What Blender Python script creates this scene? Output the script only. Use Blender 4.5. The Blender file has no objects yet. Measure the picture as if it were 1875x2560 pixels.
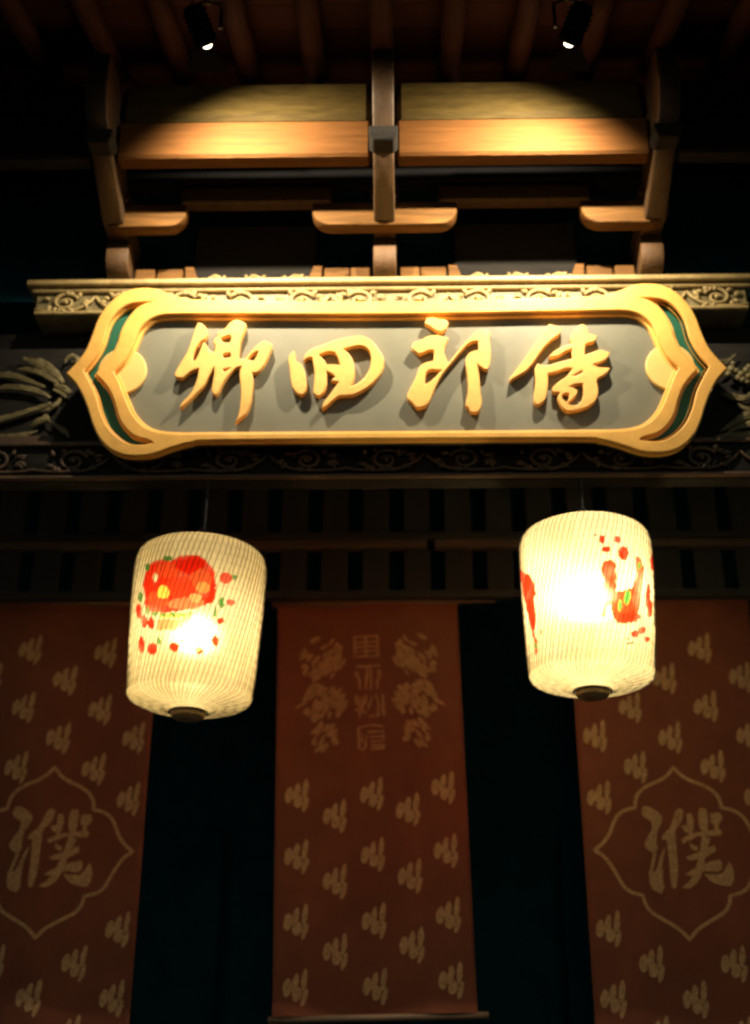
import bpy, bmesh, math, random
from mathutils import Vector, Matrix, noise

S = bpy.context.scene
COL = S.collection
R = math.radians

# ------------------------------------------------------------------ camera
CAM = Vector((0.06, 0.0, 1.6))
PITCH, YAW, ROLL = R(25.3), R(1.2), R(0.2)
FPX, PW, PH = 3200.0, 1875.0, 2560.0
fwd = Vector((-math.sin(YAW) * math.cos(PITCH), math.cos(YAW) * math.cos(PITCH), math.sin(PITCH)))
rgt = Vector((math.cos(YAW), math.sin(YAW), 0))
upv = rgt.cross(fwd)
r2 = rgt * math.cos(ROLL) + upv * math.sin(ROLL)
u2 = r2.cross(fwd)
cd = bpy.data.cameras.new('camera')
cam = bpy.data.objects.new('camera', cd)
COL.objects.link(cam)
M3 = Matrix((r2, u2, -fwd)).transposed()
cam.matrix_world = Matrix.Translation(CAM) @ M3.to_4x4()
cd.sensor_fit = 'VERTICAL'
cd.sensor_height = 36.0
cd.sensor_width = 36.0
cd.lens = 36.0 * FPX / PH
cd.clip_start = 0.05
cd.clip_end = 2000
cd.dof.use_dof = True
cd.dof.focus_distance = 5.28
cd.dof.aperture_fstop = 0.62
S.camera = cam

# ------------------------------------------------------------------ night sky
W = bpy.data.worlds.new('World')
S.world = W
W.use_nodes = True
wn = W.node_tree
sky = wn.nodes.new('ShaderNodeTexSky')
sky.sky_type = 'NISHITA'
sky.sun_disc = False
sky.sun_elevation = R(4.0)
sky.sun_rotation = R(0)
wn.nodes['Background'].inputs['Strength'].default_value = 0.10
wn.links.new(sky.outputs[0], wn.nodes['Background'].inputs['Color'])

# low, warm, weak light from the square behind the camera
sl = bpy.data.lights.new('sun', 'SUN')
sl.energy = 0.05
sl.angle = R(12)
sl.color = (1.0, 0.72, 0.45)
so = bpy.data.objects.new('sun', sl)
COL.objects.link(so)
so.rotation_euler = Vector((-0.12, 1.0, -0.02)).to_track_quat('-Z', 'Y').to_euler()

S.view_settings.view_transform = 'Standard'
S.view_settings.look = 'None'
S.view_settings.exposure = 0.0
S.view_settings.gamma = 1.0
S.cycles.filter_width = 2.6
S.cycles.max_bounces = 8
S.cycles.transparent_max_bounces = 12
S.cycles.sample_clamp_indirect = 4.0


# ------------------------------------------------------------------ helpers
def at(px, py, Y):
    d = fwd + r2 * ((px - PW / 2) / FPX) + u2 * ((PH / 2 - py) / FPX)
    return CAM + d * ((Y - CAM.y) / d.y)


def tag(o, label=None, cat=None, group=None, kind=None):
    if label: o['label'] = label
    if cat: o['category'] = cat
    if group: o['group'] = group
    if kind: o['kind'] = kind
    return o


def empty(name, loc=(0, 0, 0), parent=None, rot=None):
    o = bpy.data.objects.new(name, None)
    o.empty_display_size = 0.1
    COL.objects.link(o)
    o.parent = parent
    o.location = loc
    if rot: o.rotation_euler = rot
    return o


def link(name, me, mat, parent=None, loc=None, smooth=False):
    o = bpy.data.objects.new(name, me)
    COL.objects.link(o)
    if mat is not None and len(me.materials) == 0:
        me.materials.append(mat)
    o.parent = parent
    if loc is not None: o.location = loc
    if smooth:
        me.polygons.foreach_set('use_smooth', [True] * len(me.polygons))
    return o


def mesh(name, verts, faces):
    me = bpy.data.meshes.new(name)
    me.from_pydata([tuple(v) for v in verts], [], faces)
    me.update()
    return me


def box_mesh(name, x0, x1, y0, y1, z0, z1, bev=0.006, seg=1):
    bm = bmesh.new()
    bmesh.ops.create_cube(bm, size=1)
    for v in bm.verts:
        v.co = Vector(((x0 + x1) / 2 + v.co.x * (x1 - x0), (y0 + y1) / 2 + v.co.y * (y1 - y0), (z0 + z1) / 2 + v.co.z * (z1 - z0)))
    if bev:
        bmesh.ops.bevel(bm, geom=bm.edges[:], offset=bev, segments=seg, affect='EDGES', profile=0.6)
    me = bpy.data.meshes.new(name)
    bm.to_mesh(me)
    bm.free()
    return me


def box(name, x0, x1, y0, y1, z0, z1, mat, parent=None, bev=0.006):
    return link(name, box_mesh(name, x0, x1, y0, y1, z0, z1, bev), mat, parent)


def smooth_loop(pts, closed=True, sub=4, corner=58):
    n = len(pts)
    P = [Vector((p[0], p[1])) for p in pts]
    sharp = []
    for i in range(n):
        if not closed and i in (0, n - 1):
            sharp.append(True)
            continue
        a = P[i] - P[i - 1]
        b = P[(i + 1) % n] - P[i]
        if a.length < 1e-9 or b.length < 1e-9:
            sharp.append(False)
            continue
        sharp.append(abs(a.angle_signed(b)) > R(corner))
    out = []
    last = n if closed else n - 1
    for i in range(last):
        p1, p2 = P[i], P[(i + 1) % n]
        p0 = P[i - 1] if not sharp[i] else p1 - (p2 - p1)
        p3 = P[(i + 2) % n] if not sharp[(i + 1) % n] else p2 + (p2 - p1)
        for k in range(sub):
            t = k / sub
            out.append(0.5 * ((2 * p1) + (p2 - p0) * t + (2 * p0 - 5 * p1 + 4 * p2 - p3) * t * t + (3 * p1 - p0 - 3 * p2 + p3) * t * t * t))
    if not closed: out.append(P[-1])
    return out


def plate_mesh(name, loops, z0, z1, bevel=0.0, offset=None, sub=4, corner=58, res=1):
    """closed outlines (even-odd) -> a solid plate from z0 to z1 in local xy, bevelled"""
    c = bpy.data.curves.new(name, 'CURVE')
    c.dimensions = '2D'
    c.fill_mode = 'BOTH'
    c.extrude = max((z1 - z0) / 2 - bevel, 0.0)
    c.bevel_depth = bevel
    c.bevel_resolution = res
    c.offset = -bevel if offset is None else offset
    for lp in loops:
        pts = smooth_loop(lp, True, sub, corner) if sub > 1 else lp
        s = c.splines.new('POLY')
        s.points.add(len(pts) - 1)
        for q, p in zip(s.points, pts):
            q.co = (p[0], p[1], 0, 1)
        s.use_cyclic_u = True
    o = bpy.data.objects.new(name, c)
    COL.objects.link(o)
    dg = bpy.context.evaluated_depsgraph_get()
    me = bpy.data.meshes.new_from_object(o.evaluated_get(dg))
    bpy.data.objects.remove(o)
    bpy.data.curves.remove(c)
    me.name = name
    me.materials.clear()
    me.transform(Matrix.Translation((0, 0, (z0 + z1) / 2)))
    return me


def offset_loop(pts, d, sub=5, corner=50):
    """smooth a closed outline and move it d to the left of its travel direction"""
    P = smooth_loop(pts, True, sub, corner)
    n = len(P)
    area = sum(P[i].x * P[(i + 1) % n].y - P[(i + 1) % n].x * P[i].y for i in range(n))
    sg = 1 if area > 0 else -1
    out = []
    for i in range(n):
        t = (P[(i + 1) % n] - P[i - 1]).normalized()
        out.append(P[i] + Vector((t.y, -t.x)) * (d * sg))
    return out


def sweep(bm, path, radii, sides=8, flat=1.0, closed=False, nrm=Vector((0, -1, 0))):
    """tube along path with a radius at each point; flat scales it along nrm"""
    n = len(path)
    rings = []
    for i in range(n):
        a = path[(i - 1) % n] if (i > 0 or closed) else path[i]
        b = path[(i + 1) % n] if (i < n - 1 or closed) else path[i]
        t = (b - a).normalized()
        s = t.cross(nrm)
        if s.length < 1e-6: s = t.orthogonal()
        s.normalize()
        w = s.cross(t).normalized()
        r = radii[i] if hasattr(radii, '__len__') else radii
        rings.append([bm.verts.new(path[i] + s * (math.cos(2 * math.pi * k / sides) * r) + w * (math.sin(2 * math.pi * k / sides) * r * flat)) for k in range(sides)])
    m = n if closed else n - 1
    for i in range(m):
        A, B = rings[i], rings[(i + 1) % n]
        for k in range(sides):
            bm.faces.new((A[k], A[(k + 1) % sides], B[(k + 1) % sides], B[k]))
    if not closed:
        bm.faces.new(rings[0][::-1])
        bm.faces.new(rings[-1])


def bm_mesh(bm, name):
    bmesh.ops.recalc_face_normals(bm, faces=bm.faces[:])
    me = bpy.data.meshes.new(name)
    bm.to_mesh(me)
    bm.free()
    return me


def crom3(pts, sub=6):
    P = [Vector(p) for p in pts]
    out = []
    n = len(P)
    for i in range(n - 1):
        p1, p2 = P[i], P[i + 1]
        p0 = P[i - 1] if i else p1 * 2 - p2
        p3 = P[i + 2] if i + 2 < n else p2 * 2 - p1
        for k in range(sub):
            t = k / sub
            out.append(0.5 * ((2 * p1) + (p2 - p0) * t + (2 * p0 - 5 * p1 + 4 * p2 - p3) * t * t + (3 * p1 - p0 - 3 * p2 + p3) * t * t * t))
    out.append(P[-1])
    return out


def lathe_mesh(name, prof, seg=48, cap_lo=False, cap_hi=False):
    vs, fs = [], []
    for r, z in prof:
        for k in range(seg):
            a = 2 * math.pi * k / seg
            vs.append((r * math.cos(a), r * math.sin(a), z))
    for i in range(len(prof) - 1):
        for k in range(seg):
            k2 = (k + 1) % seg
            fs.append((i * seg + k, i * seg + k2, (i + 1) * seg + k2, (i + 1) * seg + k))
    if cap_lo: fs.append(tuple(range(seg))[::-1])
    if cap_hi: fs.append(tuple((len(prof) - 1) * seg + k for k in range(seg)))
    return mesh(name, vs, fs)


# ------------------------------------------------------------------ materials
def material(name, col, rough=0.6, var=0.25, scale=8.0, stretch=(1, 1, 1), bump=0.0, bscale=40.0, metallic=0.0, spec=0.5, col2=None, coat=0.0):
    m = bpy.data.materials.new(name)
    m.use_nodes = True
    nt = m.node_tree
    b = nt.nodes['Principled BSDF']
    tc = nt.nodes.new('ShaderNodeTexCoord')
    mp = nt.nodes.new('ShaderNodeMapping')
    mp.inputs['Scale'].default_value = stretch
    nt.links.new(tc.outputs['Object'], mp.inputs[0])
    nz = nt.nodes.new('ShaderNodeTexNoise')
    nz.inputs['Scale'].default_value = scale
    nz.inputs['Detail'].default_value = 6
    nz.inputs['Roughness'].default_value = 0.65
    nt.links.new(mp.outputs[0], nz.inputs['Vector'])
    rp = nt.nodes.new('ShaderNodeValToRGB')
    lo = [c * (1 - var) for c in col] if col2 is None else list(col2)
    hi = [min(1, c * (1 + var)) for c in col] if col2 is None else list(col)
    rp.color_ramp.elements[0].position = 0.3
    rp.color_ramp.elements[1].position = 0.7
    rp.color_ramp.elements[0].color = (*lo, 1)
    rp.color_ramp.elements[1].color = (*hi, 1)
    nt.links.new(nz.outputs[0], rp.inputs[0])
    nt.links.new(rp.outputs[0], b.inputs['Base Color'])
    b.inputs['Roughness'].default_value = rough
    b.inputs['Metallic'].default_value = metallic
    b.inputs['Specular IOR Level'].default_value = spec
    b.inputs['Coat Weight'].default_value = coat
    mr = nt.nodes.new('ShaderNodeMapRange')
    mr.inputs[3].default_value = max(rough - 0.1, 0.02)
    mr.inputs[4].default_value = min(rough + 0.15, 1)
    nt.links.new(nz.outputs[0], mr.inputs[0])
    nt.links.new(mr.outputs[0], b.inputs['Roughness'])
    if bump:
        n2 = nt.nodes.new('ShaderNodeTexNoise')
        n2.inputs['Scale'].default_value = bscale
        n2.inputs['Detail'].default_value = 5
        nt.links.new(mp.outputs[0], n2.inputs['Vector'])
        bp = nt.nodes.new('ShaderNodeBump')
        bp.inputs['Strength'].default_value = bump
        bp.inputs['Distance'].default_value = 0.01
        nt.links.new(n2.outputs[0], bp.inputs['Height'])
        nt.links.new(bp.outputs[0], b.inputs['Normal'])
    return m


MT = {}
MT['gold'] = material('gold_lacquer', (0.88, 0.50, 0.12), 0.40, 0.13, 9, bump=0.14, bscale=45)
MT['gold_pale'] = material('pale_gold_leaf', (0.82, 0.58, 0.20), 0.45, 0.06, 6, bump=0.06)
MT['letter'] = material('letter_gold', (0.86, 0.50, 0.15), 0.38, 0.10, 14, bump=0.16, bscale=40)
MT['green'] = material('green_paint', (0.008, 0.125, 0.075), 0.45, 0.15, 6, bump=0.1)
MT['panel'] = material('charcoal_lacquer', (0.170, 0.176, 0.140), 0.34, 0.12, 2.2, bump=0.05, bscale=90)
MT['timber'] = material('brown_timber', (0.120, 0.058, 0.016), 0.6, 0.4, 6, (0.6, 6, 6), bump=0.4, bscale=25, spec=0.15)
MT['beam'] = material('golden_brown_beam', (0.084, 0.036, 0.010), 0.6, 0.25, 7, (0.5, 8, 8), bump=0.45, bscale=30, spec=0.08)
MT['timber_y'] = material('brown_timber_long', (0.085, 0.043, 0.015), 0.6, 0.35, 6, (6, 0.6, 6), bump=0.35, bscale=25)
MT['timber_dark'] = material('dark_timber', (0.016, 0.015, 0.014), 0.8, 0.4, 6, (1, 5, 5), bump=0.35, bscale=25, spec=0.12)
MT['rafter'] = material('red_brown_rafter', (0.024, 0.008, 0.008), 0.7, 0.35, 6, (5, 0.7, 5), bump=0.3, spec=0.1)
MT['black'] = material('black_teal_shade', (0.003, 0.030, 0.043), 0.9, 0.3, 5, bump=0.2, spec=0.03)  # bluish cast of the deep shade is put into this colour
MT['matt_black'] = material('matt_black_steel', (0.006, 0.006, 0.007), 0.9, 0.2, 5, spec=0.05)
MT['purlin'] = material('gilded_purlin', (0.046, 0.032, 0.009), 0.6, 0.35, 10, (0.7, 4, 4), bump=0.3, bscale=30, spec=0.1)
MT['carve'] = material('gilded_carving', (0.46, 0.36, 0.15), 0.5, 0.3, 14, bump=0.3, bscale=60, col2=(0.28, 0.20, 0.09))
MT['arm'] = material('shade_dark_arm', (0.060, 0.034, 0.016), 0.5, 0.35, 6, (6, 0.8, 6), bump=0.35, bscale=25)  # darker than the other bracket wood: weaker light put into the colour
MT['carve_dim'] = material('brown_carving', (0.075, 0.042, 0.022), 0.55, 0.35, 14, bump=0.3, bscale=60)
MT['carve_green'] = material('green_gilt_relief', (0.19, 0.16, 0.075), 0.5, 0.4, 16, bump=0.4, bscale=50)
MT['iron'] = material('black_iron', (0.02, 0.02, 0.022), 0.4, 0.2, 10, metallic=0.6)
MT['banner'] = material('russet_cloth', (0.175, 0.056, 0.032), 0.85, 0.18, 3, bump=0.3, bscale=350, spec=0.15)
MT['print'] = material('ochre_print', (0.58, 0.37, 0.19), 0.8, 0.35, 75, bump=0.2, bscale=300, spec=0.15, col2=(0.27, 0.135, 0.06))
MT['print_dim'] = material('faded_ochre_print', (0.36, 0.185, 0.085), 0.85, 0.35, 25, bump=0.2, bscale=300, spec=0.15)
MT['rail'] = material('dull_rail', (0.055, 0.036, 0.024), 0.6, 0.3, 6, (0.7, 5, 5))
MT['rod'] = material('pale_wood_rod', (0.16, 0.10, 0.06), 0.5, 0.25, 8, (0.7, 5, 5))
MT['slat'] = material('transom_slat', (0.009, 0.009, 0.009), 0.65, 0.35, 7, (5, 5, 0.8), bump=0.3)
MT['stone'] = material('paving', (0.16, 0.15, 0.14), 0.75, 0.3, 3, bump=0.3)
MT['net'] = material('dark_thread', (0.035, 0.022, 0.008), 0.8, 0.2, 20)
MT['plug'] = material('turned_wood_plug', (0.62, 0.38, 0.15), 0.5, 0.35, 12, (8, 8, 2), bump=0.3)


def emitter(name, col, strength):
    m = bpy.data.materials.new(name)
    m.use_nodes = True
    nt = m.node_tree
    nt.nodes.remove(nt.nodes['Principled BSDF'])
    e = nt.nodes.new('ShaderNodeEmission')
    e.inputs[0].default_value = (*col, 1)
    e.inputs[1].default_value = strength
    nt.links.new(e.outputs[0], nt.nodes['Material Output'].inputs[0])
    return m


# lantern gauze: part scatters the bulb's light, part lets it through
def gauze():
    m = bpy.data.materials.new('painted_gauze')
    m.use_nodes = True
    nt = m.node_tree
    nt.nodes.remove(nt.nodes['Principled BSDF'])
    out = nt.nodes['Material Output']
    at_ = nt.nodes.new('ShaderNodeAttribute')
    at_.attribute_name = 'paint'
    tc = nt.nodes.new('ShaderNodeTexCoord')
    nz = nt.nodes.new('ShaderNodeTexNoise')
    nz.inputs['Scale'].default_value = 5
    nz.inputs['Detail'].default_value = 5
    nt.links.new(tc.outputs['Object'], nz.inputs['Vector'])
    rp = nt.nodes.new('ShaderNodeValToRGB')
    rp.color_ramp.elements[0].position = 0.3
    rp.color_ramp.elements[1].position = 0.7
    rp.color_ramp.elements[0].color = (0.80, 0.76, 0.66, 1)
    rp.color_ramp.elements[1].color = (1, 1, 1, 1)
    nt.links.new(nz.outputs[0], rp.inputs[0])
    mx = nt.nodes.new('ShaderNodeMix')
    mx.data_type = 'RGBA'
    mx.blend_type = 'MULTIPLY'
    mx.inputs[0].default_value = 1
    nt.links.new(at_.outputs['Color'], mx.inputs[6])
    nt.links.new(rp.outputs[0], mx.inputs[7])
    colr = mx.outputs[2]
    tl = nt.nodes.new('ShaderNodeBsdfTranslucent')
    df = nt.nodes.new('ShaderNodeBsdfDiffuse')
    tp = nt.nodes.new('ShaderNodeBsdfTransparent')
    rf = nt.nodes.new('ShaderNodeBsdfRefraction')
    rf.inputs['Roughness'].default_value = 0.7
    rf.inputs['IOR'].default_value = 1.35
    for n in (tl, df, tp, rf): nt.links.new(colr, n.inputs['Color'])
    a = nt.nodes.new('ShaderNodeMixShader'); a.inputs[0].default_value = 0.45
    nt.links.new(tl.outputs[0], a.inputs[1]); nt.links.new(df.outputs[0], a.inputs[2])
    b = nt.nodes.new('ShaderNodeMixShader'); b.inputs[0].default_value = 0.22
    nt.links.new(a.outputs[0], b.inputs[1]); nt.links.new(rf.outputs[0], b.inputs[2])
    c = nt.nodes.new('ShaderNodeMixShader'); c.inputs[0].default_value = 0.26
    nt.links.new(b.outputs[0], c.inputs[1]); nt.links.new(tp.outputs[0], c.inputs[2])
    nt.links.new(c.outputs[0], out.inputs[0])
    return m


MT['gauze'] = gauze()
MT['bulb_dim'] = emitter('weak_warm_bulb', (1.0, 0.86, 0.62), 165.0)
MT['bulb'] = emitter('warm_bulb', (1.0, 0.90, 0.70), 340.0)
MT['lens'] = emitter('lit_lens', (1.0, 0.85, 0.6), 12.0)

# ------------------------------------------------------------------ ground
g = link('ground', mesh('ground', [(-300, -300, 0), (300, -300, 0), (300, 300, 0), (-300, 300, 0)], [(0, 1, 2, 3)]), MT['stone'])
tag(g, kind='structure')

# ------------------------------------------------------------------ timber gate
gate = empty('timber_gate', (0, 5.0, 0))
tag(gate, 'dark carved timber gate with bracketed eaves behind the gold-framed plaque', 'gate')
GL = Vector((0, 5.0, 0))


def gpart(name, me, mat, parent=gate, smooth=False):
    """part whose mesh is given in world metres"""
    off = GL if parent is gate else parent['_o'] if '_o' in parent else GL
    me.transform(Matrix.Translation(-Vector(off)))
    return link(name, me, mat, parent, smooth=smooth)


def gempty(name, loc):
    e = empty(name, Vector(loc) - GL, gate)
    e['_o'] = tuple(loc)
    return e


# columns at the sides, back wall, doors behind the banners
for sx in (-2.35, 2.35):
    me = lathe_mesh('column', [(0.19, 0.32), (0.19, 2.6), (0.18, 4.1)], 32, True, True)
    me.transform(Matrix.Translation((sx, 5.12, 0)))
    c = gpart('column', me, MT['timber_dark'], smooth=True)
    me = lathe_mesh('column_base', [(0.30, 0.0), (0.31, 0.12), (0.27, 0.25), (0.21, 0.318)], 32, True, True)
    me.transform(Matrix.Translation((sx, 5.12, 0)))
    me.transform(Matrix.Translation(-GL))
    link('column_base', me, MT['stone'], c, smooth=True)
wall = gpart('back_wall', box_mesh('back_wall', -4.2, 4.2, 8.0, 8.2, 0, 6.2, 0), MT['black'])
for i in range(8):
    x0 = -4.0 + i * 1.0
    me = box_mesh('door_panel', x0 + 0.03, x0 + 0.97, 7.955, 7.995, 0.1, 3.2, 0.008)
    me.transform(Matrix.Translation(-GL))
    link('door_panel', me, MT['black'], wall)
gpart('inner_ceiling', box_mesh('inner_ceiling', -4.2, 4.2, 5.2, 8.0, 5.1, 5.2, 0), MT['black'])

# main lintel: the recessed panel behind the plaque
lint = gpart('lintel_panel', box_mesh('lintel_panel', -2.6, 2.6, 5.06, 5.2, 4.292, 4.93, 0.004), MT['timber_dark'])


# carved bands -------------------------------------------------------------
def scroll_mesh(name, w, h, seed, depth=0.02):
    """one carved scroll: a spiralling vine with leaf lobes, in local x (width), z (height), towards -y"""
    rnd = random.Random(seed)
    bm = bmesh.new()
    pts = []
    for i in range(26):
        t = i / 25
        a = 0.4 + t * 2 * math.pi * 1.45
        r = h * 0.43 * (1 - 0.80 * t)
        pts.append(Vector((math.cos(a) * r * 1.25, -0.004, math.sin(a) * r)))
    sweep(bm, pts, [h * (0.085 - 0.035 * i / 25) for i in range(26)], 6, 1.1)
    # stem that runs on to the next scroll
    st = crom3([(-w * 0.52, 0, -h * 0.30), (-w * 0.36, -0.006, -h * 0.40), (-w * 0.12, -0.006, -h * 0.42), (w * 0.18, -0.006, -h * 0.36), (w * 0.40, -0.006, -h * 0.05), (w * 0.50, 0, h * 0.28)], 4)
    sweep(bm, st, h * 0.062, 6, 1.0)
    # leaves
    for k in range(15):
        a = rnd.uniform(0, 6.28)
        base = Vector((math.cos(a) * w * 0.30, 0, math.sin(a) * h * 0.30))
        d = Vector((math.cos(a + rnd.uniform(-.8, .8)), 0, math.sin(a + rnd.uniform(-.8, .8)))).normalized()
        L = h * rnd.uniform(0.22, 0.36)
        side = Vector((-d.z, 0, d.x)) * rnd.choice((-1, 1))
        p = [base + d * (L * t) + side * (L * 0.5 * t * t) + Vector((0, -0.008, 0)) for t in (0, .25, .5, .75, 1)]
        for q in p:
            q.z = max(-h * .47, min(h * .47, q.z)); q.x = max(-w * .52, min(w * .52, q.x))
        sweep(bm, p, [h * .03, h * .085, h * .095, h * .06, h * .01], 6, 0.9)
    # seed at the eye
    bmesh.ops.create_uvsphere(bm, u_segments=8, v_segments=6, radius=h * 0.10, matrix=Matrix.Translation((h * .02, -0.008, 0)))
    return bm_mesh(bm, name)


corn = gpart('carved_cornice', box_mesh('carved_cornice', -1.62, 1.66, 4.925, 5.2, 4.935, 5.075, 0.004), MT['carve_green'])
for nm, y0, z0, z1, x0, x1 in (('cornice_ledge', 4.872, 5.078, 5.106, -1.66, 1.70), ('cornice_fillet', 4.900, 5.056, 5.0755, -1.64, 1.68), ('cornice_bead', 4.905, 4.938, 4.955, -1.62, 1.66)):
    me = box_mesh(nm, x0, x1, y0, 4.9245 if nm != 'cornice_ledge' else 5.2, z0, z1, 0.005)
    me.transform(Matrix.Translation(-GL))
    link(nm, me, MT['carve'], corn)
SC = [scroll_mesh('carved_scroll', 0.27, 0.116, s) for s in (3, 8, 15)]
for i in range(12):
    o = link('carved_scroll', SC[i % 3], MT['carve'], corn, Vector((-1.48 + i * 0.273, 4.918, 5.005)) - GL, smooth=True)
    if i % 2: o.scale = (-1, 1, 1)

low = gpart('carved_lower_beam', box_mesh('carved_lower_beam', -2.6, 2.6, 4.955, 5.045, 4.095, 4.288, 0.006), MT['timber_dark'])
for nm, z0, z1 in (('beam_moulding', 4.262, 4.286), ('beam_moulding', 4.098, 4.118)):
    me = box_mesh(nm, -2.6, 2.6, 4.93, 4.9545, z0, z1, 0.005)
    me.transform(Matrix.Translation(-GL))
    link(nm, me, MT['carve_dim'], low)
SL = [scroll_mesh('carved_scroll', 0.34, 0.125, s) for s in (21, 34)]
for i in range(13):
    o = link('carved_scroll', SL[i % 2], MT['carve_dim'], low, Vector((-2.05 + i * 0.342, 4.948, 4.190)) - GL, smooth=True)
    if i % 2: o.scale = (-1, 1, 1)


# relief carvings beside the plaque ---------------------------------------
def relief(name, origin, sc, Y, curves, balls=(), mat='carve_green'):
    bm = bmesh.new()
    for pts, rr, flat in curves:
        w = [at(origin[0] + x / sc, origin[1] + y / sc, Y) for x, y in pts]
        n = len(w)
        sm = crom3(w, 5)
        rs = []
        for i in range(len(sm)):
            t = i / (len(sm) - 1) * (len(rr) - 1)
            k = min(int(t), len(rr) - 2)
            rs.append((rr[k] * (1 - (t - k)) + rr[k + 1] * (t - k)) / sc * 0.00185)
        sweep(bm, sm, rs, 8, flat * 0.6)
        for ofs in (-0.55, 0.0, 0.55):          # raised veins
            vp = []
            for i in range(len(sm)):
                t = (sm[min(i + 1, len(sm) - 1)] - sm[max(i - 1, 0)]).normalized()
                sd = t.cross(Vector((0, -1, 0))).normalized()
                vp.append(sm[i] + sd * (ofs * rs[i]) + Vector((0, -rs[i] * flat * 0.6 * math.sqrt(1 - ofs * ofs), 0)))
            sweep(bm, vp, [r * 0.2 for r in rs], 5, 1.0)
    for x, y, r in balls:
        c = at(origin[0] + x / sc, origin[1] + y / sc, Y - 0.02)
        bmesh.ops.create_icosphere(bm, subdivisions=2, radius=r / sc * 0.00185, matrix=Matrix.Translation(c))
    me = bm_mesh(bm, name)
    for v in me.vertices:      # chisel marks and wear
        v.co += v.normal * (0.004 * noise.noise(v.co * 34) + 0.003 * noise.noise(v.co * 90))
    return gpart(name, me, MT[mat], smooth=True)


lc = [([(-300, 1010), (100, 970), (450, 985), (720, 1050), (960, 1160)], (40, 65, 75, 60, 20), 0.8),
      ([(-300, 1650), (0, 1580), (400, 1460), (760, 1340), (960, 1260)], (60, 75, 65, 50, 25), 0.8),
      ([(-250, 780), (150, 740), (500, 830), (850, 960)], (60, 90, 60, 20), 0.6),
      ([(430, 420), (650, 520), (850, 600), (1050, 720), (1190, 880)], (30, 80, 95, 80, 25), 0.6),
      ([(330, 620), (560, 640), (780, 700), (1000, 830), (1120, 930)], (20, 70, 75, 55, 15), 0.6),
      ([(560, 420), (800, 470), (960, 590), (1120, 700)], (15, 45, 45, 15), 0.6),
      ([(1020, 920), (1150, 970), (1280, 1040), (1330, 1090)], (30, 70, 70, 25), 0.8),
      ([(1000, 1010), (1130, 1060), (1240, 1150)], (20, 45, 25), 0.8),
      ([(1130, 1180), (1060, 1280), (920, 1370), (760, 1420)], (35, 50, 45, 10), 0.8),
      ([(560, 1680), (720, 1620), (860, 1560), (840, 1480)], (15, 75, 80, 25), 0.8),
      ([(880, 1560), (1060, 1680), (1220, 1800), (1300, 1900)], (15, 40, 55, 15), 0.6),
      ([(1220, 530), (1260, 420), (1370, 370), (1450, 420), (1420, 490), (1340, 480)], (20, 35, 40, 38, 30, 12), 0.8),
      ([(-200, 1850), (150, 1900), (450, 1860), (700, 1780)], (30, 70, 60, 15), 0.7)]
relief('leaf_relief_carving', (0, 840), 7.509, 5.03, lc)
rcv = [([(540, 2010), (700, 1930), (950, 1900), (1350, 1880)], (15, 70, 95, 100), 0.8),
       ([(760, 1790), (950, 1680), (1180, 1530), (1400, 1480)], (12, 55, 85, 90), 0.8),
       ([(900, 1800), (1150, 1700), (1400, 1640)], (15, 60, 70), 0.7),
       ([(800, 560), (900, 470), (1050, 340)], (30, 35, 12), 0.8),
       ([(700, 460), (860, 460), (1000, 400)], (12, 28, 12), 0.8),
       ([(700, 740), (800, 680), (900, 620)], (12, 38, 18), 0.8),
       ([(780, 1090), (950, 1130), (1150, 1180), (1330, 1130)], (20, 75, 80, 55), 0.7),
       ([(1230, 1250), (1290, 1130), (1400, 1050)], (15, 50, 50), 0.8),
       ([(1080, 1260), (1200, 1350), (1400, 1400)], (12, 45, 60), 0.7)]
rb = [(960, 620, 75), (900, 720, 60), (1060, 660, 60), (1150, 720, 70), (1240, 650, 70), (1180, 820, 60), (1290, 760, 70), (1300, 580, 60), (1000, 520, 50), (1350, 680, 70), (1270, 870, 55), (1090, 780, 55)]
relief('fruit_relief_carving', (1700, 840), 7.52, 5.03, rcv, rb)
# short stepped shelf under the left carving, and its mirror
for sx, x0, x1 in ((-1, -2.3, -1.47), (1, 1.66, 2.3)):
    gpart('carving_shelf', box_mesh('carving_shelf', x0, x1, 4.965, 5.058, 4.292, 4.335, 0.008), MT['carve_dim'])

# bracket sets ---------------------------------------------------------------
ZR = lambda row, Y: at(963, row, Y).z
BX = (-1.235, 0.0, 1.225)


def cross_arm_mesh(half_l, half_r):
    """bow-shaped arm along x, round lower corners"""
    h = 0.125
    prof = []

    def corner(sx, L):
        out = []
        for k in range(7):
            a = math.pi / 2 * k / 6
            out.append((sx * (L - 0.085 + 0.085 * math.cos(a)), 0.085 - 0.085 * math.sin(a)))
        return out
    right = [(half_r, h)] + corner(1, half_r)
    left = [(-half_l, h)] + corner(-1, half_l)
    lp = right + left[::-1]
    me = plate_mesh('cross_arm', [lp], -0.035, 0.035, 0.006, sub=1)
    me.transform(Matrix.Rotation(R(90), 4, 'X'))
    return me


def nose_mesh(w, y_front, y_back, z0, z1):
    """forward arm along y whose lower front corner is rounded"""
    h = z1 - z0
    lp = [(y_back, z1), (y_front, z1), (y_front, z0 + h * 0.55)]
    for k in range(1, 6):
        a = math.pi / 2 * k / 5
        lp.append((y_front + h * 0.55 * (1 - math.cos(a)), z0 + h * 0.55 * (1 - math.sin(a))))
    lp += [(y_back, z0)]
    me = plate_mesh('forward_arm', [lp], -w / 2, w / 2, 0.006, sub=1)
    # local (x=y, y=z, z=x)
    me.transform(Matrix(((0, 0, 1, 0), (1, 0, 0, 0), (0, 1, 0, 0), (0, 0, 0, 1))))
    return me


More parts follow.
